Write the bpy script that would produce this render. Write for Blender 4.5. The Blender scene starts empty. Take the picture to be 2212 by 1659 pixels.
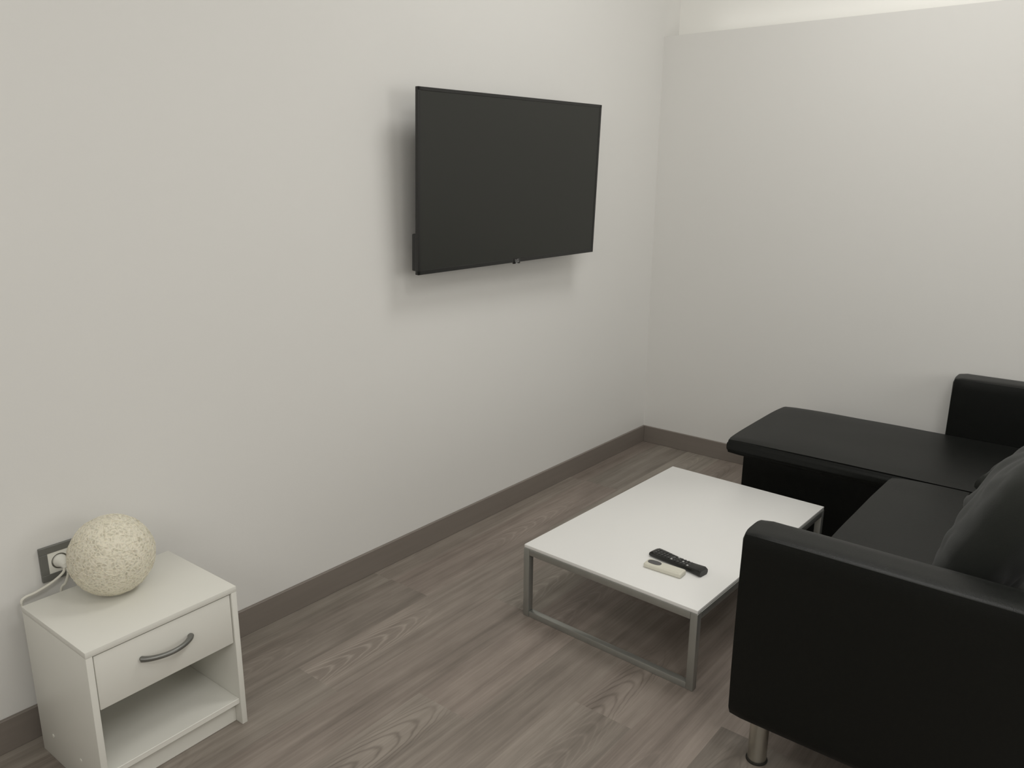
import bpy, bmesh, math, random
from mathutils import Vector, Matrix, noise

S = bpy.context.scene
COL = S.collection
random.seed(4)

# ------------------------------------------------------------------ camera
F_PX = 1732.28
yaw, pitch, roll = -0.677104, 0.258217, 0.00870992
cam_data = bpy.data.cameras.new('camera')
cam = bpy.data.objects.new('camera', cam_data)
COL.objects.link(cam)
cy, sy, cp, sp = math.cos(yaw), math.sin(yaw), math.cos(pitch), math.sin(pitch)
fwd = Vector((sy * cp, cy * cp, -sp))
rgt = Vector((cy, -sy, 0))
upv = rgt.cross(fwd)
cr, sr = math.cos(roll), math.sin(roll)
r2 = cr * rgt + sr * upv
u2 = -sr * rgt + cr * upv
M = Matrix((r2, u2, -fwd)).transposed().to_4x4()
M.translation = Vector((2.16628, -3.91488, 1.5))
cam.matrix_world = M
cam_data.sensor_fit = 'HORIZONTAL'
cam_data.sensor_width = 36.0
cam_data.lens = 36.0 * F_PX / 2212.0
cam_data.clip_start = 0.05
S.camera = cam

# ------------------------------------------------------------------ world, lights, exposure
w = bpy.data.worlds.new('world'); S.world = w; w.use_nodes = True
w.node_tree.nodes['Background'].inputs[0].default_value = (0.9, 0.95, 1.0, 1)
w.node_tree.nodes['Background'].inputs[1].default_value = 0.05
S.view_settings.view_transform = 'Standard'
S.view_settings.look = 'None'
S.view_settings.gamma = 1.0
S.view_settings.use_curve_mapping = False
S.view_settings.exposure = 0.0


def area(name, loc, size, power, color, rot=(0, 0, 0)):
    l = bpy.data.lights.new(name, 'AREA')
    l.shape = 'DISK' if not isinstance(size, tuple) else 'RECTANGLE'
    if isinstance(size, tuple):
        l.size, l.size_y = size
    else:
        l.size = size
    l.energy = power; l.color = color
    o = bpy.data.objects.new(name, l); COL.objects.link(o)
    o.location = loc; o.rotation_euler = rot
    return o


LIGHT_COL = (1.0, 0.99, 0.965)


# three unseen round ceiling lights, stand-ins fitted to the room's brightness
area('standin_ceiling_light', (1.45, -1.2, 3.2), 0.9, 20, LIGHT_COL)
area('standin_ceiling_light', (2.6, -2.8, 3.2), 0.9, 15, LIGHT_COL)
area('standin_ceiling_light', (3.4, -4.4, 3.2), 0.9, 27, LIGHT_COL)
# unseen soft fill lights added on the right and front walls
area('wall_fill_light', (4.56, -1.3, 1.7), (1.4, 1.3), 19, LIGHT_COL, (0, math.pi / 2, 0))
area('wall_fill_light', (2.2, -5.56, 2.3), (2.6, 1.0), 24, LIGHT_COL, (math.pi / 2, 0, 0))
# unseen fill added along the false wall's ledge to brighten the wall above
area('ledge_fill_light', (2.2, 0.10, 2.20), (4.0, 0.05), 0.4, LIGHT_COL, (math.pi, 0, 0))


# ------------------------------------------------------------------ material helpers
def s2l(c):
    c /= 255.0
    return c / 12.92 if c <= 0.04045 else ((c + 0.055) / 1.055) ** 2.4


def rgb(r, g, b):
    return (s2l(r), s2l(g), s2l(b), 1)


class NT:
    def __init__(self, name):
        self.m = bpy.data.materials.new(name); self.m.use_nodes = True
        self.t = self.m.node_tree
        self.b = self.t.nodes['Principled BSDF']

    def n(self, typ, **kw):
        nd = self.t.nodes.new(typ)
        for k, v in kw.items():
            if k.startswith('i_'):
                nd.inputs[k[2:].replace('_', ' ')].default_value = v
            else:
                setattr(nd, k, v)
        return nd

    def l(self, a, b):
        self.t.links.new(a, b)

    def math(self, op, a, b=None, c=None):
        nd = self.n('ShaderNodeMath', operation=op)
        for i, v in enumerate((a, b, c)):
            if v is None: continue
            if hasattr(v, 'links') or hasattr(v, 'is_linked'): self.l(v, nd.inputs[i])
            else: nd.inputs[i].default_value = v
        return nd.outputs[0]

    def mix(self, f, a, b, blend='MIX'):
        nd = self.n('ShaderNodeMix', data_type='RGBA', blend_type=blend)
        for sock, v in ((nd.inputs[0], f), (nd.inputs[6], a), (nd.inputs[7], b)):
            if hasattr(v, 'is_linked'): self.l(v, sock)
            else: sock.default_value = v
        return nd.outputs[2]

    def noise(self, scale, detail=3, rough=0.5, vec=None, dist=0.0):
        nd = self.n('ShaderNodeTexNoise')
        nd.inputs['Scale'].default_value = scale
        nd.inputs['Detail'].default_value = detail
        nd.inputs['Roughness'].default_value = rough
        nd.inputs['Distortion'].default_value = dist
        if vec is None:
            vec = self.n('ShaderNodeTexCoord').outputs['Object']
        self.l(vec, nd.inputs['Vector'])
        return nd.outputs['Fac']

    def bump(self, h, strength=0.2, dist=0.002):
        nd = self.n('ShaderNodeBump'); nd.inputs['Strength'].default_value = strength
        nd.inputs['Distance'].default_value = dist
        self.l(h, nd.inputs['Height']); self.l(nd.outputs[0], self.b.inputs['Normal'])


def simple(name, col, rough=0.5, metal=0.0, spec=0.5, var=0.04, vscale=6, bump=None, coat=0):
    k = NT(name)
    f = k.noise(vscale, 3)
    dark = tuple(c * (1 - var) for c in col[:3]) + (1,)
    lite = tuple(min(1, c * (1 + var)) for c in col[:3]) + (1,)
    k.l(k.mix(f, dark, lite), k.b.inputs['Base Color'])
    k.b.inputs['Roughness'].default_value = rough
    k.b.inputs['Metallic'].default_value = metal
    k.b.inputs['Specular IOR Level'].default_value = spec
    k.b.inputs['Coat Weight'].default_value = coat
    if bump:
        k.bump(k.noise(bump[0], 4), bump[1], bump[2])
    return k.m


WALL = simple('painted_wall', (0.75, 0.74, 0.71), 0.75, spec=0.25, var=0.012, vscale=1.3, bump=(160, 0.12, 0.001))
FRONT = simple('darkened_front_wall', (0.5, 0.48, 0.45), 0.7, spec=0.25, var=0.02)  # front wall colour darkened to dim its reflection in sofa and screen
WALL_UP = simple('brightened_upper_wall', (0.86, 0.85, 0.81), 0.8, spec=0.2, var=0.01, vscale=1.5, bump=(160, 0.12, 0.001))  # same wall, stronger light up here put into a lighter colour
CEIL = simple('ceiling_paint', (0.83, 0.83, 0.8), 0.9, spec=0.2, var=0.01)
WHITE = simple('white_laminate', (0.745, 0.735, 0.675), 0.38, spec=0.45, var=0.012, vscale=3)
TABLE_WHITE = simple('white_table_laminate', (0.85, 0.845, 0.82), 0.32, spec=0.5, var=0.01, vscale=3)
CHROME = simple('brushed_chrome', (0.40, 0.405, 0.38), 0.36, metal=0.7, var=0.08, vscale=25)
LEGM = simple('satin_steel', (0.55, 0.54, 0.49), 0.3, metal=1.0, var=0.05, vscale=30)
HANDLE = simple('dark_grey_metal', (0.21, 0.21, 0.195), 0.38, metal=0.7, var=0.08, vscale=20)
PLASTIC_W = simple('white_plastic', (0.78, 0.77, 0.70), 0.35, var=0.02)
CORDM = simple('white_cord_rubber', (0.74, 0.72, 0.64), 0.5, var=0.02)
PLATE = simple('grey_plastic', (0.15, 0.15, 0.135), 0.45, var=0.05)
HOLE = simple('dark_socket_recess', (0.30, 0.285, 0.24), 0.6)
TV_FRAME = simple('black_plastic', (0.013, 0.013, 0.012), 0.33, var=0.1)
TV_BACK = simple('black_matte_plastic', (0.02, 0.02, 0.019), 0.55)
REM_B = simple('glossy_black_plastic', (0.008, 0.008, 0.007), 0.25, var=0.3, vscale=60, bump=(90, 0.4, 0.001))
REM_BTN = simple('charcoal_button', (0.06, 0.06, 0.06), 0.3)
REM_BTN_L = simple('pale_button', (0.45, 0.45, 0.44), 0.4)
REM_W = simple('ivory_plastic', (0.70, 0.68, 0.58), 0.45, var=0.04, vscale=20)
REM_LCD = simple('grey_display', (0.09, 0.09, 0.09), 0.35)
SILVER = simple('silver_print', (0.4, 0.4, 0.4), 0.4)
RUBBER = simple('black_rubber', (0.02, 0.018, 0.014), 0.7)


def screen_mat():
    k = NT('matte_screen')
    f = k.noise(2.0, 2)
    k.l(k.mix(f, (0.016, 0.017, 0.0135, 1), (0.019, 0.020, 0.016, 1)), k.b.inputs['Base Color'])
    k.b.inputs['Roughness'].default_value = 0.42
    k.b.inputs['Specular IOR Level'].default_value = 0.5
    return k.m


def leather_mat():
    k = NT('black_faux_leather')
    f = k.noise(5, 3)
    k.l(k.mix(f, (0.0028, 0.0036, 0.0028, 1), (0.0040, 0.0048, 0.0038, 1)), k.b.inputs['Base Color'])
    k.b.inputs['Roughness'].default_value = 0.42
    k.b.inputs['Specular IOR Level'].default_value = 0.26
    k.b.inputs['Sheen Weight'].default_value = 0.05
    k.b.inputs['Sheen Roughness'].default_value = 0.3
    v = k.n('ShaderNodeTexVoronoi'); v.inputs['Scale'].default_value = 420
    k.l(k.n('ShaderNodeTexCoord').outputs['Object'], v.inputs['Vector'])
    a = k.math('MULTIPLY', v.outputs['Distance'], 0.6)
    b = k.math('ADD', a, k.noise(9, 3))
    k.bump(b, 0.25, 0.0015)
    return k.m


def pillow_mat():
    k = NT('charcoal_woven_fabric')
    f = k.noise(7, 4)
    k.l(k.mix(f, (0.0085, 0.0105, 0.0085, 1), (0.021, 0.0225, 0.0185, 1)), k.b.inputs['Base Color'])
    k.b.inputs['Roughness'].default_value = 0.85
    k.b.inputs['Sheen Weight'].default_value = 0.1
    k.b.inputs['Specular IOR Level'].default_value = 0.3
    k.bump(k.noise(260, 3), 0.3, 0.001)
    return k.m


def wood_mat():
    k = NT('grey_oak_vinyl_planks')
    at = k.n('ShaderNodeAttribute', attribute_name='plank')
    pos = k.n('ShaderNodeNewGeometry').outputs['Position']
    off = k.n('ShaderNodeVectorMath', operation='MULTIPLY'); k.l(at.outputs['Vector'], off.inputs[0])
    off.inputs[1].default_value = (7.3, 11.1, 5.7)
    add = k.n('ShaderNodeVectorMath', operation='ADD'); k.l(pos, add.inputs[0]); k.l(off.outputs[0], add.inputs[1])
    P = add.outputs[0]

    def stretch(x, y):
        m = k.n('ShaderNodeVectorMath', operation='MULTIPLY'); k.l(P, m.inputs[0]); m.inputs[1].default_value = (x, y, 1)
        return m.outputs[0]
    streak = k.noise(1.0, 4, 0.62, stretch(38, 1.1))
    fine = k.noise(1.0, 3, 0.6, stretch(190, 5))
    patch = k.noise(1.0, 3, 0.55, stretch(9.0, 1.5), 0.3)
    blot = k.noise(1.0, 3, 0.6, stretch(16.0, 7.0))
    sep = k.n('ShaderNodeSeparateXYZ'); k.l(at.outputs['Vector'], sep.inputs[0])
    # cathedral arches: nested curves y + K u^2 = const, only round each plank's own arch centre
    ar = k.n('ShaderNodeAttribute', attribute_name='arch')
    sa = k.n('ShaderNodeSeparateXYZ'); k.l(ar.outputs['Vector'], sa.inputs[0])
    sp_ = k.n('ShaderNodeSeparateXYZ'); k.l(pos, sp_.inputs[0])
    wob = k.math('SUBTRACT', k.noise(1.0, 3, 0.6, stretch(10, 4)), 0.5)
    u = k.math('ADD', k.math('SUBTRACT', sp_.outputs[0], sa.outputs[0]), k.math('MULTIPLY', wob, 0.03))
    dv = k.math('SUBTRACT', sp_.outputs[1], sa.outputs[1])
    u2_ = k.math('MULTIPLY', u, u)
    f_ = k.math('ADD', dv, k.math('MULTIPLY', u2_, 75.0))
    f_ = k.math('ADD', f_, k.math('MULTIPLY', wob, 0.10))
    ln = k.math('MULTIPLY_ADD', k.math('SINE', k.math('MULTIPLY', f_, 85.0)), 0.5, 0.5)
    ln = k.math('POWER', ln, 5.0)
    m1 = k.n('ShaderNodeMapRange', interpolation_type='SMOOTHSTEP'); m1.inputs['From Min'].default_value = 0.40; m1.inputs['From Max'].default_value = 0.10
    k.l(k.math('ABSOLUTE', dv), m1.inputs['Value'])
    m2 = k.n('ShaderNodeMapRange', interpolation_type='SMOOTHSTEP'); m2.inputs['From Min'].default_value = 0.075; m2.inputs['From Max'].default_value = 0.035
    k.l(k.math('ABSOLUTE', u), m2.inputs['Value'])
    arch = k.math('MULTIPLY', k.math('MULTIPLY', ln, m1.outputs[0]), k.math('MULTIPLY', m2.outputs[0], sa.outputs[2]))
    arch = k.math('MULTIPLY', arch, k.math('MULTIPLY_ADD', fine, 0.8, 0.5))
    v = k.math('MULTIPLY', k.math('SUBTRACT', streak, 0.5), 0.74)
    v = k.math('ADD', v, k.math('MULTIPLY', k.math('SUBTRACT', patch, 0.5), 0.56))
    v = k.math('ADD', v, k.math('MULTIPLY', k.math('SUBTRACT', blot, 0.5), 0.26))
    v = k.math('ADD', v, k.math('MULTIPLY', k.math('SUBTRACT', fine, 0.5), 0.26))
    v = k.math('ADD', v, k.math('MULTIPLY', arch, 0.30))
    v = k.math('ADD', v, k.math('MULTIPLY', k.math('SUBTRACT', sep.outputs[0], 0.5), 0.17))
    v = k.math('ADD', v, 0.5)
    cr_ = k.n('ShaderNodeValToRGB')
    e = cr_.color_ramp.elements
    e[0].position = 0.12; e[0].color = (0.118, 0.099, 0.084, 1)
    e[1].position = 0.92; e[1].color = (0.385, 0.34, 0.30, 1)
    m = cr_.color_ramp.elements.new(0.5); m.color = (0.235, 0.204, 0.179, 1)
    k.l(v, cr_.inputs[0])
    tint = k.mix(sep.outputs[1], (1.03, 0.985, 0.965, 1), (0.98, 1.0, 0.97, 1))
    k.l(k.mix(1.0, cr_.outputs[0], tint, 'MULTIPLY'), k.b.inputs['Base Color'])
    k.b.inputs['Roughness'].default_value = 0.48
    k.b.inputs['Specular IOR Level'].default_value = 0.4
    k.bump(v, 0.15, 0.001)
    return k.m


def base_mat():
    k = NT('dark_grey_oak_baseboard')
    tc = k.n('ShaderNodeTexCoord').outputs['Object']
    m = k.n('ShaderNodeVectorMath', operation='MULTIPLY'); k.l(tc, m.inputs[0]); m.inputs[1].default_value = (1.5, 1.5, 30)
    f = k.noise(1.5, 4, 0.6, m.outputs[0])
    k.l(k.mix(f, (0.185, 0.16, 0.138, 1), (0.235, 0.205, 0.178, 1)), k.b.inputs['Base Color'])
    k.b.inputs['Roughness'].default_value = 0.5
    return k.m


def lamp_mat():
    k = NT('cream_resin_threads')
    tc = k.n('ShaderNodeTexCoord').outputs['Object']
    v = k.n('ShaderNodeTexVoronoi', feature='DISTANCE_TO_EDGE'); v.inputs['Scale'].default_value = 105
    nz = k.n('ShaderNodeTexNoise'); nz.inputs['Scale'].default_value = 30; nz.inputs['Detail'].default_value = 3
    k.l(tc, nz.inputs['Vector'])
    mx = k.n('ShaderNodeVectorMath', operation='MULTIPLY_ADD'); k.l(nz.outputs['Color'], mx.inputs[0])
    mx.inputs[1].default_value = (0.03, 0.03, 0.03); k.l(tc, mx.inputs[2])
    k.l(mx.outputs[0], v.inputs['Vector'])
    r = k.n('ShaderNodeMapRange'); r.inputs['From Max'].default_value = 0.35; k.l(v.outputs['Distance'], r.inputs['Value'])
    big = k.noise(55, 5)
    f = k.math('MULTIPLY', r.outputs[0], big)
    k.l(k.mix(f, (0.80, 0.755, 0.62, 1), (0.40, 0.365, 0.27, 1)), k.b.inputs['Base Color'])
    k.b.inputs['Roughness'].default_value = 0.6
    k.b.inputs['Subsurface Weight'].default_value = 0.3
    k.b.inputs['Subsurface Radius'].default_value = (0.02, 0.015, 0.01)
    k.bump(k.math('MULTIPLY', f, -1.0), 0.5, 0.004)
    return k.m


SCREEN = screen_mat(); LEATHER = leather_mat(); PILLOW = pillow_mat(); WOOD = wood_mat(); BASE = base_mat(); LAMP = lamp_mat()


# ------------------------------------------------------------------ mesh helpers
def box(bm, lo, hi, bev=0.0, seg=2, mat=None):
    g = bmesh.ops.create_cube(bm, size=1.0)
    vs = g['verts']
    sz = [hi[i] - lo[i] for i in range(3)]; c = [(hi[i] + lo[i]) / 2 for i in range(3)]
    for v in vs:
        v.co = Vector((v.co.x * sz[0] + c[0], v.co.y * sz[1] + c[1], v.co.z * sz[2] + c[2]))
    if bev > 0:
        es = list({e for v in vs for e in v.link_edges})
        r = bmesh.ops.bevel(bm, geom=es, offset=bev, segments=seg, profile=0.5, affect='EDGES')
        vs = list({v for f in r['faces'] for v in f.verts} | {v for v in vs if v.is_valid})
    if mat is not None:
        bmesh.ops.transform(bm, matrix=mat, verts=vs)
    return vs


def tube(bm, pts, r, n=10, flat=1.0):
    pts = [Vector(p) for p in pts]
    rings = []
    up = Vector((0, 0, 1))
    for i, p in enumerate(pts):
        t = (pts[min(i + 1, len(pts) - 1)] - pts[max(i - 1, 0)]).normalized()
        a = up.cross(t)
        if a.length < 1e-3: a = Vector((1, 0, 0)).cross(t)
        a.normalize(); b = t.cross(a)
        rr = r[i] if isinstance(r, (list, tuple)) else r
        rings.append([bm.verts.new(p + a * math.cos(2 * math.pi * k / n) * rr + b * math.sin(2 * math.pi * k / n) * rr * flat) for k in range(n)])
    for A, B in zip(rings, rings[1:]):
        for k in range(n):
            bm.faces.new((A[k], A[(k + 1) % n], B[(k + 1) % n], B[k]))
    bm.faces.new(rings[0][::-1]); bm.faces.new(rings[-1])


def lathe(bm, prof, c=(0, 0, 0), n=40):
    rings = []
    for r, z in prof:
        if r < 1e-6:
            rings.append([bm.verts.new((c[0], c[1], c[2] + z))])
        else:
            rings.append([bm.verts.new((c[0] + r * math.cos(2 * math.pi * k / n), c[1] + r * math.sin(2 * math.pi * k / n), c[2] + z)) for k in range(n)])
    for A, B in zip(rings, rings[1:]):
        for k in range(n):
            a = [A[k % len(A)], A[(k + 1) % len(A)], B[(k + 1) % len(B)], B[k % len(B)]]
            u = []
            for v in a:
                if v not in u: u.append(v)
            if len(u) > 2: bm.faces.new(u)


def smooth_path(pts, n=8):
    pts = [Vector(p) for p in pts]
    P = [pts[0] * 2 - pts[1]] + pts + [pts[-1] * 2 - pts[-2]]
    out = []
    for i in range(1, len(P) - 2):
        for k in range(n):
            t = k / n
            a, b, c, d = P[i - 1:i + 3]
            out.append(0.5 * ((2 * b) + (c - a) * t + (2 * a - 5 * b + 4 * c - d) * t * t + (3 * b - a - 3 * c + d) * t ** 3))
    out.append(pts[-1])
    return out


def obj(name, bm, mat, parent=None, smooth=True, label=None):
    bmesh.ops.recalc_face_normals(bm, faces=bm.faces[:])
    me = bpy.data.meshes.new(name); bm.to_mesh(me); bm.free()
    me.materials.append(mat)
    if smooth:
        me.polygons.foreach_set('use_smooth', [True] * len(me.polygons))
        me.set_sharp_from_angle(angle=math.radians(35))
    o = bpy.data.objects.new(name, me); COL.objects.link(o)
    if parent: o.parent = parent
    if label: o['label'] = label
    return o


def boxobj(name, lo, hi, mat, parent=None, bev=0.0, seg=2, label=None):
    bm = bmesh.new(); box(bm, lo, hi, bev, seg)
    return obj(name, bm, mat, parent, label=label)


def thing(name, label, cat, loc=(0, 0, 0), rot=(0, 0, 0), group=None):
    o = bpy.data.objects.new(name, None); COL.objects.link(o)
    o.empty_display_size = 0.1
    o.location = loc; o.rotation_euler = rot
    o['label'] = label; o['category'] = cat
    if group: o['group'] = group
    return o


def struct(name, lo, hi, mat, bev=0.0, label=None):
    o = boxobj(name, lo, hi, mat, bev=bev)
    o['kind'] = 'structure'
    if label: o['label'] = label
    return o


# ------------------------------------------------------------------ room
X1, Y0, ZC, LEDGE, REC = 4.6, -5.6, 3.35, 2.178, 0.172
struct('wall_left', (-0.15, Y0, 0), (-0.012, REC + 0.15, ZC), WALL, label='long white wall carrying the television')
struct('wall_back', (-0.012, 0.012, 0), (X1, REC, LEDGE), WALL, label='white false wall behind the sofa, stopping below the ceiling')
struct('wall_back_upper', (-0.012, REC, LEDGE - 0.3), (X1, REC + 0.15, ZC), WALL_UP, label='set-back wall above the ledge, colour lightened to look more brightly lit')
struct('wall_right', (X1, Y0, 0), (X1 + 0.15, REC + 0.15, ZC), WALL, label='white wall to the right of the sofa')
struct('wall_front', (-0.15, Y0 - 0.15, 0), (X1 + 0.15, Y0, ZC), FRONT, label='wall behind the viewer, darkened to dim reflections')
struct('ceiling', (-0.15, Y0 - 0.15, ZC), (X1 + 0.15, REC + 0.15, ZC + 0.12), CEIL, label='white ceiling')

def fill_light_frame(name, axis, c, w_, h_):
    """plain white frame with a centre mullion added round an unseen fill light"""
    bm = bmesh.new(); t = 0.06
    rects = [(-w_ / 2 - t, -w_ / 2, -h_ / 2 - t, h_ / 2 + t), (w_ / 2, w_ / 2 + t, -h_ / 2 - t, h_ / 2 + t),
             (-w_ / 2, w_ / 2, h_ / 2, h_ / 2 + t), (-w_ / 2, w_ / 2, -h_ / 2 - t, -h_ / 2)]
    for a0, a1, z0, z1 in rects:
        if axis == 'x': box(bm, (c[0] - 0.05, c[1] + a0, c[2] + z0), (c[0], c[1] + a1, c[2] + z1), 0.003, 1)
        else: box(bm, (c[0] + a0, c[1], c[2] + z0), (c[0] + a1, c[1] + 0.05, c[2] + z1), 0.003, 1)
    o = obj(name, bm, PLASTIC_W); o['kind'] = 'structure'
fill_light_frame('fill_light_frame_1', 'x', (X1, -1.3, 1.7), 1.3, 1.4)  # made-up frames around the two added wall fills, out of view
fill_light_frame('fill_light_frame_2', 'y', (2.2, Y0, 2.3), 2.6, 1.0)

BB = 0.0945
def baseboard(name, lo, hi, label):
    bm = bmesh.new(); box(bm, lo, hi, 0.0015, 1)
    o = obj(name, bm, BASE); o['kind'] = 'structure'; o['label'] = label
baseboard('baseboard_left', (-0.012, Y0, 0), (0, 0.012, BB), 'dark grey wood-print baseboard below the television')
baseboard('baseboard_back', (0.0, 0.0, 0), (X1, 0.012, BB), 'dark grey wood-print baseboard behind the sofa')


def make_floor():
    PW = 0.19
    joints = {1: -2.05, 2: -2.62, 3: -1.905, 4: -2.468, 5: -1.60, 6: -2.205}
    L = 1.32
    bm = bmesh.new()
    vals = []
    x = 0.09 - PW; row = 0
    rnd = random.Random(11)
    # planks with figured arches: (row, where along the room) -> arch centre, line strength (+ light lines, - dark lines)
    figured = {(2, -2.0): (-2.42, 1.0), (4, -2.8): (-2.72, -1.0), (6, -2.0): (-2.12, -0.8), (7, -2.4): (-2.55, 0.7), (3, -1.5): (-1.72, 0.6),
               (5, -2.7): (-2.95, 0.5), (8, -2.5): (-2.35, -0.6), (1, -2.5): (-2.75, 0.35), (1, -1.5): (-1.3, 0.6)}
    cvals = []
    while x < X1:
        a, b = max(x, -0.012), min(x + PW, X1)
        j = joints.get(row, rnd.uniform(-2.6, -1.4))
        ys = sorted([j + L * k for k in range(-4, 4)])
        ys = [Y0] + [y for y in ys if Y0 < y < 0.012] + [0.012]
        for y0, y1 in zip(ys, ys[1:]):
            vs = [bm.verts.new((a, y0, 0)), bm.verts.new((b, y0, 0)), bm.verts.new((b, y1, 0)), bm.verts.new((a, y1, 0))]
            bm.faces.new(vs)
            vals.append((rnd.random(), rnd.random(), rnd.random()))
            fig = [v for k_, v in figured.items() if k_[0] == row and y0 <= k_[1] < y1]
            if not fig: fig = [(rnd.uniform(y0, y1), rnd.choice((0.4, -0.4, 0, 0)))]
            cvals.append((x + PW / 2 + rnd.uniform(-0.02, 0.02), fig[0][0], fig[0][1]))
        x += PW; row += 1
    nf = len(vals)
    box(bm, (-0.012, Y0, -0.1), (X1, 0.012, -0.0005))
    me = bpy.data.meshes.new('floor'); bm.to_mesh(me); bm.free()
    me.materials.append(WOOD)
    at = me.attributes.new('plank', 'FLOAT_VECTOR', 'FACE')
    for i in range(len(me.polygons)):
        at.data[i].vector = vals[i] if i < nf else (0.5, 0.5, 0.5)
    at = me.attributes.new('arch', 'FLOAT_VECTOR', 'FACE')
    for i in range(len(me.polygons)):
        at.data[i].vector = cvals[i] if i < nf else (0, 0, 0)
    o = bpy.data.objects.new('floor', me); COL.objects.link(o)
    o['kind'] = 'structure'; o['label'] = 'grey-brown wood-effect plank floor'
make_floor()


# ------------------------------------------------------------------ sofa
def cushion(bm, lo, hi, puff=0.012, rad=0.022, wr=0.002, seed=0):
    """soft box: bevelled, subdivided, puffed on its faces"""
    b2 = bmesh.new(); box(b2, lo, hi)
    bmesh.ops.subdivide_edges(b2, edges=b2.edges[:], cuts=23, use_grid_fill=True)
    c = [(lo[i] + hi[i]) / 2 for i in range(3)]; h = [(hi[i] - lo[i]) / 2 for i in range(3)]
    new = []
    for v in b2.verts:
        p = Vector(v.co)
        # round the corners
        q = Vector([max(-(h[i] - rad), min(h[i] - rad, p[i] - c[i])) for i in range(3)])
        d = Vector([p[i] - c[i] for i in range(3)]) - q
        if d.length > 1e-9: d = d.normalized() * rad
        u = [1 - min(1, abs(q[i]) / (h[i] - rad + 1e-6)) ** 4 if h[i] > rad + 1e-4 else 1 for i in range(3)]
        n = d.normalized() if d.length > 0 else Vector((0, 0, 0))
        amp = 1.0
        for i in range(3):
            if abs(n[i]) < 0.7: amp *= u[i]
        pos = Vector(c) + q + d + n * puff * amp * (1 if n.z > -0.5 else 0)
        w_ = noise.noise(Vector((p.x * 5 + seed, p.y * 5, p.z * 5)))
        pos += n * w_ * wr
        new.append(pos)
    for v, p in zip(b2.verts, new): v.co = p
    bmesh.ops.remove_doubles(b2, verts=b2.verts[:], dist=1e-5)
    me = bpy.data.meshes.new('t'); b2.to_mesh(me); b2.free(); bm.from_mesh(me); bpy.data.meshes.remove(me)


def make_sofa():
    t = thing('chaise_sofa', 'black faux leather corner sofa with a chaise along the back wall', 'sofa', (1.9, -1.1, 0))
    ox, oy = 1.9, -1.1

    def L(p): return (p[0] - ox, p[1] - oy, p[2])

    def part(name, lo, hi, **kw):
        bm = bmesh.new(); cushion(bm, L(lo), L(hi), **kw)
        return obj(name, bm, LEATHER, t)
    # armrests
    part('armrest', (1.475, -2.155, 0.135), (2.36, -2.032, 0.655), puff=0.003, rad=0.018, wr=0.0008, seed=3)
    part('armrest', (1.553, -0.150, 0.135), (2.36, -0.008, 0.668), puff=0.003, rad=0.018, wr=0.0008, seed=9)
    # frame under the seats
    part('seat_base', (1.545, -2.03, 0.10), (2.34, -0.80, 0.340), puff=0.0, rad=0.012, wr=0.001, seed=5)
    part('chaise_base', (0.893, -0.735, 0.055), (2.34, -0.152, 0.345), puff=0.0, rad=0.012, wr=0.001, seed=6)
    part('seat_cushion', (1.510, -2.028, 0.342), (2.23, -0.832, 0.418), puff=0.006, rad=0.017, wr=0.0015, seed=1)
    part('chaise_cushion', (0.852, -0.822, 0.347), (2.23, -0.158, 0.418), puff=0.006, rad=0.017, wr=0.0015, seed=2)
    part('backrest', (2.235, -2.03, 0.30), (2.36, -0.152, 0.76), puff=0.006, rad=0.03, wr=0.002, seed=8)
    # legs
    for (x, y, z) in ((1.548, -2.097, 0.137), (2.29, -2.097, 0.137), (2.29, -0.08, 0.137)):
        bm = bmesh.new(); lathe(bm, [(0, 0.006), (0.0245, 0.006), (0.0245, z), (0, z)], L((x, y, 0)))
        leg = obj('leg', bm, LEGM, t)
        bm = bmesh.new(); lathe(bm, [(0, 0), (0.027, 0), (0.028, 0.003), (0.027, 0.0065), (0, 0.0065)], L((x, y, 0)))
        obj('foot_cap', bm, RUBBER, leg)
    for (x, y) in ((0.96, -0.67), (0.96, -0.22)):
        bm = bmesh.new(); lathe(bm, [(0, 0), (0.025, 0), (0.025, 0.06), (0, 0.06)], L((x, y, 0)))
        obj('leg', bm, LEGM, t)
    # seams, tucked round the chaise cushion and the near armrest
    return t
make_sofa()


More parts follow.
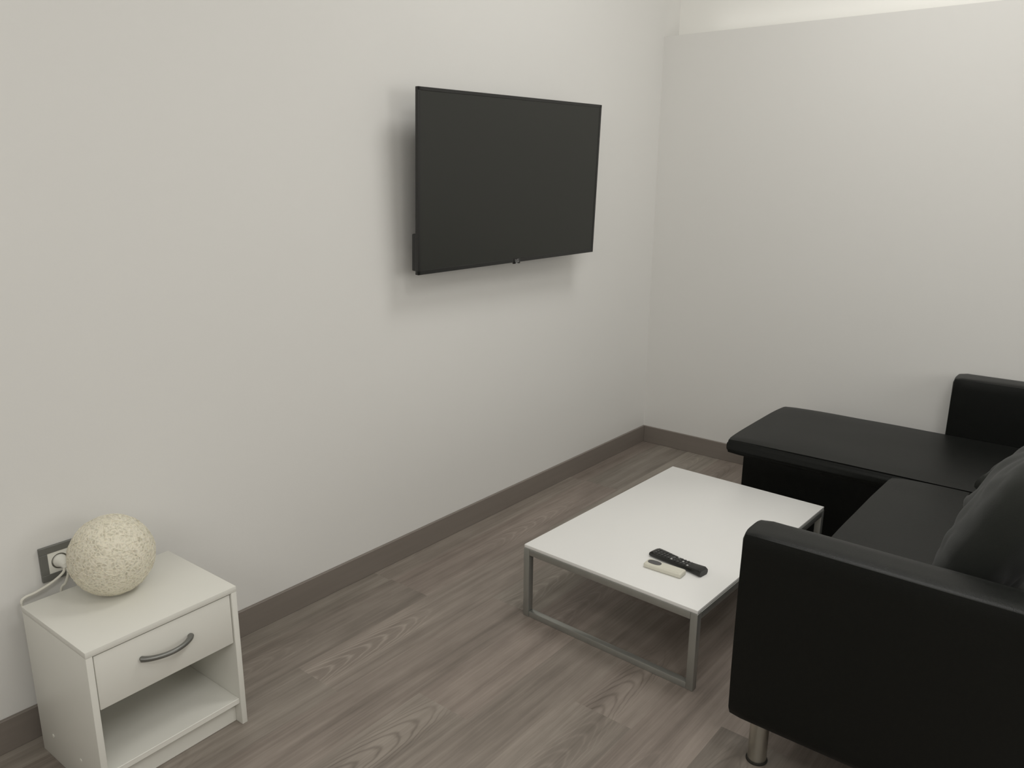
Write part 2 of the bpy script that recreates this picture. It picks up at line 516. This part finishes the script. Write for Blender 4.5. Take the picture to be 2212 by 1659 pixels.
def make_pillow():
    t_loc = Vector((1.985, -1.63, 0.660))
    W, H, T = 0.62, 0.50, 0.10
    bm = bmesh.new()
    N = 60
    grid = {}
    for s in (1, -1):
        for i in range(N + 1):
            for j in range(N + 1):
                u, v = i / N * 2 - 1, j / N * 2 - 1
                if s == -1 and (i in (0, N) or j in (0, N)):
                    grid[s, i, j] = grid[1, i, j]; continue
                k = ((1 - u * u) * (1 - v * v)) ** 0.36
                x = u * W / 2 * (1 - 0.17 * (u * v) ** 2)
                y = v * H / 2 * (1 - 0.17 * (u * v) ** 2)
                z = s * T * k
                p = Vector((x, y, z))
                wr = noise.noise(Vector((x * 5, y * 5, 3.1 * s))) * 0.012 + abs(noise.noise(Vector((x * 11 + y * 7, y * 9 - x * 3, 7 + s)))) * 0.016
                # crease folds that fan out of the lower corner nearest the armrest
                cx, cyy = 0.10, -0.05
                d = math.hypot(x - cx, y - cyy); ang = math.atan2(y - cyy, x - cx)
                wr += 0.026 * math.sin(ang * 4 + d * 22) * math.exp(-(d / 0.13) ** 2)
                p.z += s * wr * max(0, min(1, (k - 0.25) * 1.6))
                grid[s, i, j] = bm.verts.new(p)
    for s in (1, -1):
        for i in range(N):
            for j in range(N):
                q = [grid[s, i, j], grid[s, i + 1, j], grid[s, i + 1, j + 1], grid[s, i, j + 1]]
                bm.faces.new(q if s == 1 else q[::-1])
    # local x -> along the sofa (world y), local y -> up, local z -> towards the seat front (-x)
    lean = math.radians(24)
    X = Vector((0.10, 1, 0)).normalized()
    Y = Vector((math.sin(lean), 0, math.cos(lean)))
    Zv = X.cross(Y); Zv.normalize()
    if Zv.x > 0: Zv = -Zv
    Y = Zv.cross(X).normalized()
    if Y.z < 0: Y = -Y
    mt = Matrix((X, Y, Zv)).transposed().to_4x4()
    bmesh.ops.transform(bm, matrix=mt, verts=bm.verts[:])
    o = obj('throw_pillow', bm, PILLOW)
    o.location = t_loc
    o['label'] = 'rumpled dark grey pillow leaning in the near end of the sofa'
    o['category'] = 'pillow'
make_pillow()


# ------------------------------------------------------------------ coffee table
def make_table():
    t = thing('coffee_table', 'low white coffee table on a square chrome tube frame in front of sofa', 'table', (0.6261, -1.9265, 0), (0, 0, -0.0289))
    W, D, H = 0.6594, 1.0125, 0.2694
    s = 0.024; r = 0.012
    bm = bmesh.new(); box(bm, (0.0015, 0.0015, H - 0.0115), (W - 0.0015, D - 0.0015, H), 0.001, 2)
    box(bm, (s, s, H - 0.024), (W - s, D - s, H - 0.010))
    obj('tabletop', bm, TABLE_WHITE, t, label='white laminate panel')
    # chrome apron rails
    z0, z1 = H - 0.035, H - 0.0118
    for lo, hi in (((s, 0, z0), (W - s, s * 0.95, z1)), ((s, D - s * 0.95, z0), (W - s, D, z1)),
                   ((0.0, s, z0), (s * 0.95, D - s, z1)), ((W - s * 0.95, s, z0), (W, D - s, z1))):
        boxobj('apron_rail', lo, hi, CHROME, t, 0.0015, 2)
    for (x, y) in ((0, 0), (W - s, 0), (W - s, D - s), (0, D - s)):
        boxobj('leg', (x, y, 0.0), (x + s, y + s, H - 0.0118), CHROME, t, 0.0018, 2)
    for y in (0, D - s):
        boxobj('floor_rail', (s, y + 0.001, 0.0), (W - s, y + s - 0.001, s * 0.9), CHROME, t, 0.0018, 2)
    boxobj('corner_bracket', (s, s, H - 0.05), (s + 0.03, s + 0.008, H - 0.034), TV_BACK, t, 0.001, 1, label='black bracket')
make_table()
TZ = 0.2694


# ------------------------------------------------------------------ remotes
def make_remotes():
    # white air-conditioner remote
    a = math.radians(2.0)
    t = thing('remote_control', 'short white remote with a grey oval display, beside the black one', 'remote control', (1.0895, -1.7875, TZ), (0, 0, a))
    bm = bmesh.new(); vs = box(bm, (-0.066, -0.0215, 0), (0.066, 0.0215, 0.017), 0.006, 4)
    obj('body', bm, REM_W, t)
    bm = bmesh.new()
    n = 28
    prof = []
    for i in range(n):
        th = 2 * math.pi * i / n
        prof.append((-0.036 + 0.023 * math.copysign(abs(math.cos(th)) ** 0.8, math.cos(th)), 0.001 + 0.013 * math.copysign(abs(math.sin(th)) ** 0.8, math.sin(th))))
    A = [bm.verts.new((x, y, 0.0165)) for x, y in prof]; B = [bm.verts.new((x, y, 0.0178)) for x, y in prof]
    for i in range(n): bm.faces.new((A[i], A[(i + 1) % n], B[(i + 1) % n], B[i]))
    bm.faces.new(B); bm.faces.new(A[::-1])
    obj('display', bm, REM_LCD, t, label='dark grey oval display')
    boxobj('flap_cover', (-0.004, -0.017, 0.0165), (0.058, 0.017, 0.0176), REM_W, t, 0.0004, 1)
    # black television remote
    t = thing('remote_control', 'long glossy black remote covered with small buttons', 'remote control', (1.103, -1.722, TZ), (0, 0, math.radians(-9.0)))
    L_ = 0.1
    bm = bmesh.new()
    secs = []
    for i in range(25):
        x = -L_ + 2 * L_ * i / 24
        f = i / 24
        wd = 0.0225 + 0.003 * math.cos((f - 0.1) * 5.5)
        if i == 0: wd *= 0.97
        if i == 24: wd *= 0.9
        ht = 0.017 + 0.006 * max(0, f - 0.6) / 0.4
        if i in (0, 24): ht *= 0.8
        ring = []
        for y, z in ((-0.75, 0), (0.75, 0), (1, 0.35), (1.0, 0.82), (0.86, 1.0), (0.4, 1.06), (-0.4, 1.06), (-0.86, 1.0), (-1.0, 0.82), (-1, 0.35)):
            ring.append(bm.verts.new((x, y * wd, z * ht)))
        secs.append(ring)
    for A, B in zip(secs, secs[1:]):
        for k in range(10): bm.faces.new((A[k], A[(k + 1) % 10], B[(k + 1) % 10], B[k]))
    bm.faces.new(secs[0][::-1]); bm.faces.new(secs[-1])
    obj('body', bm, REM_B, t)
    for r_ in range(11):
        for c_ in range(3):
            x = -0.08 + r_ * 0.0125; y = (c_ - 1) * 0.0125
            if r_ in (4, 5, 6) and c_ == 1:
                if r_ != 5: continue
            bm = bmesh.new()
            rr = 0.0036 if not (r_ == 5 and c_ == 1) else 0.0075
            lathe(bm, [(0, 0.0015), (rr * 0.7, 0.0014), (rr, 0.0003), (rr, -0.0015), (0, -0.0015)], (x, y, 0.0187 if r_ < 9 else 0.0195), 12)
            obj('button', bm, REM_BTN_L if (r_ * 3 + c_) % 5 == 0 and r_ > 3 else REM_BTN, t)
make_remotes()


# ------------------------------------------------------------------ television
def make_tv():
    W, H = 1.10, 0.640
    tilt, yw, rl = 0.0411, 0.0214, 0.0092
    U = Vector((math.sin(yw), math.cos(yw), 0)); N0 = Vector((math.cos(yw), -math.sin(yw), 0))
    V = Vector((0, 0, 1)) * math.cos(tilt) + N0 * math.sin(tilt)
    U2_ = U * math.cos(rl) + V * math.sin(rl); V2 = -U * math.sin(rl) + V * math.cos(rl)
    # local: x = U (to the right seen from the room), y = into the wall, z = V
    Yv = V2.cross(U2_).normalized()
    if Yv.x > 0: Yv = -Yv
    m = Matrix((U2_, Yv, V2)).transposed().to_4x4()
    m.translation = Vector((0.1175, -1.332, 1.463))
    t = thing('television', 'flat black wall-mounted television, switched off', 'television')
    t.matrix_world = m
    b = 0.012
    bm = bmesh.new()
    # thin cabinet with a bezel: outer shell
    box(bm, (-W / 2, 0.004, -H / 2), (W / 2, 0.016, H / 2), 0.002, 2)
    for lo, hi in (((-W / 2, 0, H / 2 - b), (W / 2, 0.006, H / 2)), ((-W / 2, 0, -H / 2), (W / 2, 0.006, -H / 2 + b * 1.3)),
                   ((-W / 2, 0, -H / 2), (-W / 2 + b, 0.006, H / 2)), ((W / 2 - b, 0, -H / 2), (W / 2, 0.006, H / 2))):
        box(bm, lo, hi, 0.001, 1)
    obj('bezel', bm, TV_FRAME, t)
    boxobj('screen', (-W / 2 + b * 0.8, 0.0015, -H / 2 + b * 1.1), (W / 2 - b * 0.8, 0.0045, H / 2 - b * 0.8), SCREEN, t)
    bm = bmesh.new()
    box(bm, (-W / 2 + 0.002, 0.015, -H / 2 + 0.012), (W / 2 - 0.002, 0.036, -H / 2 + 0.145), 0.004, 2)
    box(bm, (-W / 2 + 0.12, 0.015, -H / 2 + 0.05), (W / 2 - 0.12, 0.055, H / 2 - 0.12), 0.012, 3)
    obj('rear_housing', bm, TV_BACK, t)
    # status chin
    boxobj('sensor_chin', (-0.018, -0.0015, -H / 2 - 0.006), (0.024, 0.006, -H / 2 + 0.016), TV_FRAME, t, 0.0015, 2)
    cu = bpy.data.curves.new('logo', 'FONT'); cu.body = 'LG'; cu.size = 0.017; cu.extrude = 0.0002; cu.align_x = 'CENTER'
    tmp = bpy.data.objects.new('tmp', cu); COL.objects.link(tmp)
    me = bpy.data.meshes.new_from_object(tmp); bpy.data.objects.remove(tmp)
    me.transform(Matrix.Translation((0.003, -0.0019, -H / 2 + 0.001)) @ Matrix.Rotation(math.radians(90), 4, 'X'))
    me.materials.clear(); me.materials.append(SILVER)
    lg = bpy.data.objects.new('logo', me); COL.objects.link(lg); lg.parent = t; lg['label'] = 'small silver lettering'
    boxobj('status_light', (-0.006, -0.0022, -H / 2 - 0.0045), (0.006, -0.001, -H / 2 - 0.002), SILVER, t)
    # wall bracket
    bm = bmesh.new()
    box(bm, (-0.11, 0.050, -0.10), (0.11, 0.060, 0.10), 0.002, 1)
    box(bm, (-0.035, 0.058, -0.035), (0.035, 0.117, 0.035), 0.002, 1)
    obj('wall_bracket', bm, TV_BACK, t)
make_tv()


# ------------------------------------------------------------------ nightstand
def make_nightstand():
    # local x = depth away from wall, y = width along wall
    D, W, H = 0.3345, 0.3984, 0.4225
    t = thing('nightstand', 'small white nightstand with one drawer over an open shelf', 'nightstand', (0.0560, -3.2725, 0), (0, 0, 0.026))
    p = 0.016
    side = []
    for y in (0, W - p):
        bm = bmesh.new(); box(bm, (0, y, 0), (D - 0.0005, y + p, H - p), 0.0012, 2)
        side.append(obj('side_panel', bm, WHITE, t))
    boxobj('top_panel', (0, 0, H - p), (D, W, H), WHITE, t, 0.0012, 2)
    boxobj('bottom_shelf', (0.01, p, 0.066), (D - 0.006, W - p, 0.066 + p), WHITE, t, 0.001, 1)
    boxobj('plinth', (D - 0.045, p, 0.0), (D - 0.030, W - p, 0.066), WHITE, t, 0.001, 1)
    boxobj('back_panel', (0.004, p, 0.02), (0.010, W - p, H - p), WHITE, t)
    d = boxobj('drawer', (D - 0.020, p + 0.003, 0.258), (D - 0.004, W - p - 0.003, H - p - 0.004), WHITE, t, 0.0015, 2)
    bm = bmesh.new()
    box(bm, (0.03, p + 0.014, 0.270), (D - 0.020, W - p - 0.014, 0.276))
    box(bm, (0.03, p + 0.014, 0.270), (D - 0.020, p + 0.024, 0.37)); box(bm, (0.03, W - p - 0.024, 0.270), (D - 0.020, W - p - 0.014, 0.37))
    obj('drawer_box', bm, WHITE, d)
    # bow handle
    pts = []; rad = []
    yc, zc = W / 2 - 0.006, 0.341
    for i in range(25):
        f = i / 24 * 2 - 1
        pts.append((D - 0.004 + 0.003 + 0.030 * (1 - f * f) ** 0.8, yc + f * 0.066, zc)); rad.append(0.0064 + 0.0012 * abs(f) ** 3)
    bm = bmesh.new(); tube(bm, pts, rad, 12)
    for s in (-1, 1):
        tube(bm, [(D - 0.006, yc + s * 0.064, zc), (D + 0.003, yc + s * 0.064, zc)], 0.0062, 12)
    obj('handle', bm, HANDLE, d, label='dark grey bow handle')
    for (x, z) in ((0.075, 0.075), (0.225, 0.077)):
        bm = bmesh.new()
        n = 14
        c0 = [bm.verts.new((x + 0.005 * math.cos(2 * math.pi * k / n), -0.0012, z + 0.005 * math.sin(2 * math.pi * k / n))) for k in range(n)]
        c1 = [bm.verts.new((v.co.x, 0.0005, v.co.z)) for v in c0]
        for k in range(n): bm.faces.new((c0[k], c0[(k + 1) % n], c1[(k + 1) % n], c1[k]))
        bm.faces.new(c0); bm.faces.new(c1[::-1])
        obj('screw_cap', bm, PLASTIC_W, side[0])
make_nightstand()


# ------------------------------------------------------------------ ball lamp
def make_lamp():
    R = 0.1045
    c = (0.161, -3.080, 0.4225)
    t = thing('table_lamp', 'round cream thread-ball lamp, unlit, on the nightstand', 'lamp', c)
    prof = []
    bot = 0.0035
    for i in range(49):
        a = -math.pi / 2 + math.pi * i / 48
        prof.append((R * math.cos(a), R * math.sin(a) + R))
    prof = [(r, z) for r, z in prof if z >= bot]
    prof = [(prof[0][0] * 0.95, bot)] + prof
    prof[-1] = (0, prof[-1][1])
    bm = bmesh.new(); lathe(bm, prof, n=96)
    for v in bm.verts:
        n_ = noise.noise(v.co * 70) * 0.0012
        d = (v.co - Vector((0, 0, R))).normalized(); v.co += d * n_
    obj('lamp_shade', bm, LAMP, t)
    # loose raised threads wound round the ball
    bm = bmesh.new()
    rnd = random.Random(2)
    for k in range(150):
        ax = Vector((rnd.gauss(0, 1), rnd.gauss(0, 1), rnd.gauss(0, 1))).normalized()
        h = rnd.uniform(-0.75, 0.75)
        a = ax.orthogonal().normalized(); b = ax.cross(a)
        s0 = rnd.uniform(0, 6.28); ln = rnd.uniform(0.3, 1.1)
        rr = R * math.sqrt(1 - h * h)
        pts = []
        for i in range(9):
            th = s0 + ln * i / 8
            q = (a * math.cos(th) + b * math.sin(th)) * rr + ax * h * R + Vector((rnd.uniform(-1, 1), rnd.uniform(-1, 1), rnd.uniform(-1, 1))) * 0.0008
            q = q.normalized() * (R + 0.0002) + Vector((0, 0, R))
            pts.append(q)
        if min(q.z for q in pts) < bot + 0.004: continue
        tube(bm, pts, 0.0009, 4)
    o = obj('thread_winding', bm, LAMP, t)
    bm = bmesh.new(); lathe(bm, [(0, 0), (0.028, 0), (0.028, bot + 0.002), (0, bot + 0.002)], n=32)
    obj('base', bm, PLASTIC_W, t)
make_lamp()


# ------------------------------------------------------------------ socket, plug, cords
def make_socket():
    yc, zc, h = -3.146, 0.4815, 0.0485
    X = -0.012
    t = thing('wall_socket', 'grey-framed white wall socket half hidden behind the ball lamp', 'socket', (X, yc, zc))
    bm = bmesh.new()
    i_ = 0.029
    for lo, hi in (((0, -h, i_), (0.009, h, h)), ((0, -h, -h), (0.009, h, -i_)), ((0, -h, -i_), (0.009, -i_, i_)), ((0, i_, -i_), (0.009, h, i_))):
        box(bm, lo, hi, 0.0012, 1)
    obj('frame', bm, PLATE, t, label='dark grey frame')
    # insert with round recess
    bm = bmesh.new()
    n = 40; r = 0.0215
    outer = []
    for k in range(n):
        th = 2 * math.pi * k / n; c_, s_ = math.cos(th), math.sin(th); m_ = max(abs(c_), abs(s_))
        outer.append((c_ / m_ * i_, s_ / m_ * i_))
    O = [bm.verts.new((0.0075, y, z)) for y, z in outer]
    OB = [bm.verts.new((0.0, y, z)) for y, z in outer]
    I = [bm.verts.new((0.0075, r * math.cos(2 * math.pi * k / n), r * math.sin(2 * math.pi * k / n))) for k in range(n)]
    J = [bm.verts.new((0.001, v.co.y, v.co.z)) for v in I]
    for k in range(n):
        q = (k + 1) % n
        bm.faces.new((O[k], O[q], I[q], I[k])); bm.faces.new((OB[k], OB[q], O[q], O[k]))
    for v in J: bm.verts.remove(v)
    ins = obj('insert', bm, PLASTIC_W, t, label='white insert')
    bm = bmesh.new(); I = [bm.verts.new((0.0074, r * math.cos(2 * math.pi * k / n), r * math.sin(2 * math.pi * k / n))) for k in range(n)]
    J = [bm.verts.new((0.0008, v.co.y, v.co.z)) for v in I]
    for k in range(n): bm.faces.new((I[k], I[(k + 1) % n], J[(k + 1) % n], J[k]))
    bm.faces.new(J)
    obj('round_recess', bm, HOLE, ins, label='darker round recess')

    # plug and its two cords
    t2 = thing('power_plug', 'white plug with two cords in the grey-framed socket', 'plug', (X + 0.0015, yc, zc))
    bm = bmesh.new()
    tube(bm, [(0, 0, 0), (0.010, 0, 0), (0.012, 0, 0), (0.026, 0, -0.001), (0.036, 0, -0.004), (0.040, 0, -0.010)], [0.0175, 0.0175, 0.016, 0.0125, 0.0095, 0.005], 18)
    obj('plug_body', bm, PLASTIC_W, t2)
    # cord 1: left and down behind the rear corner of the nightstand
    c1 = smooth_path([(0.036, -0.002, -0.006), (0.037, -0.008, -0.022), (0.030, -0.035, -0.042), (0.022, -0.075, -0.058), (0.019, -0.098, -0.062), (0.020, -0.110, -0.072), (0.022, -0.106, -0.11), (0.025, -0.095, -0.20), (0.028, -0.07, -0.33)])
    bm = bmesh.new(); tube(bm, c1, 0.0036, 8); obj('cord', bm, CORDM, t2)
    c2 = smooth_path([(0.037, 0.002, -0.006), (0.039, 0.003, -0.028), (0.033, -0.004, -0.055), (0.024, -0.014, -0.075), (0.020, -0.018, -0.15), (0.020, 0.0, -0.3)])
    bm = bmesh.new(); tube(bm, c2, 0.0034, 8); obj('cord', bm, CORDM, t2)
make_socket()
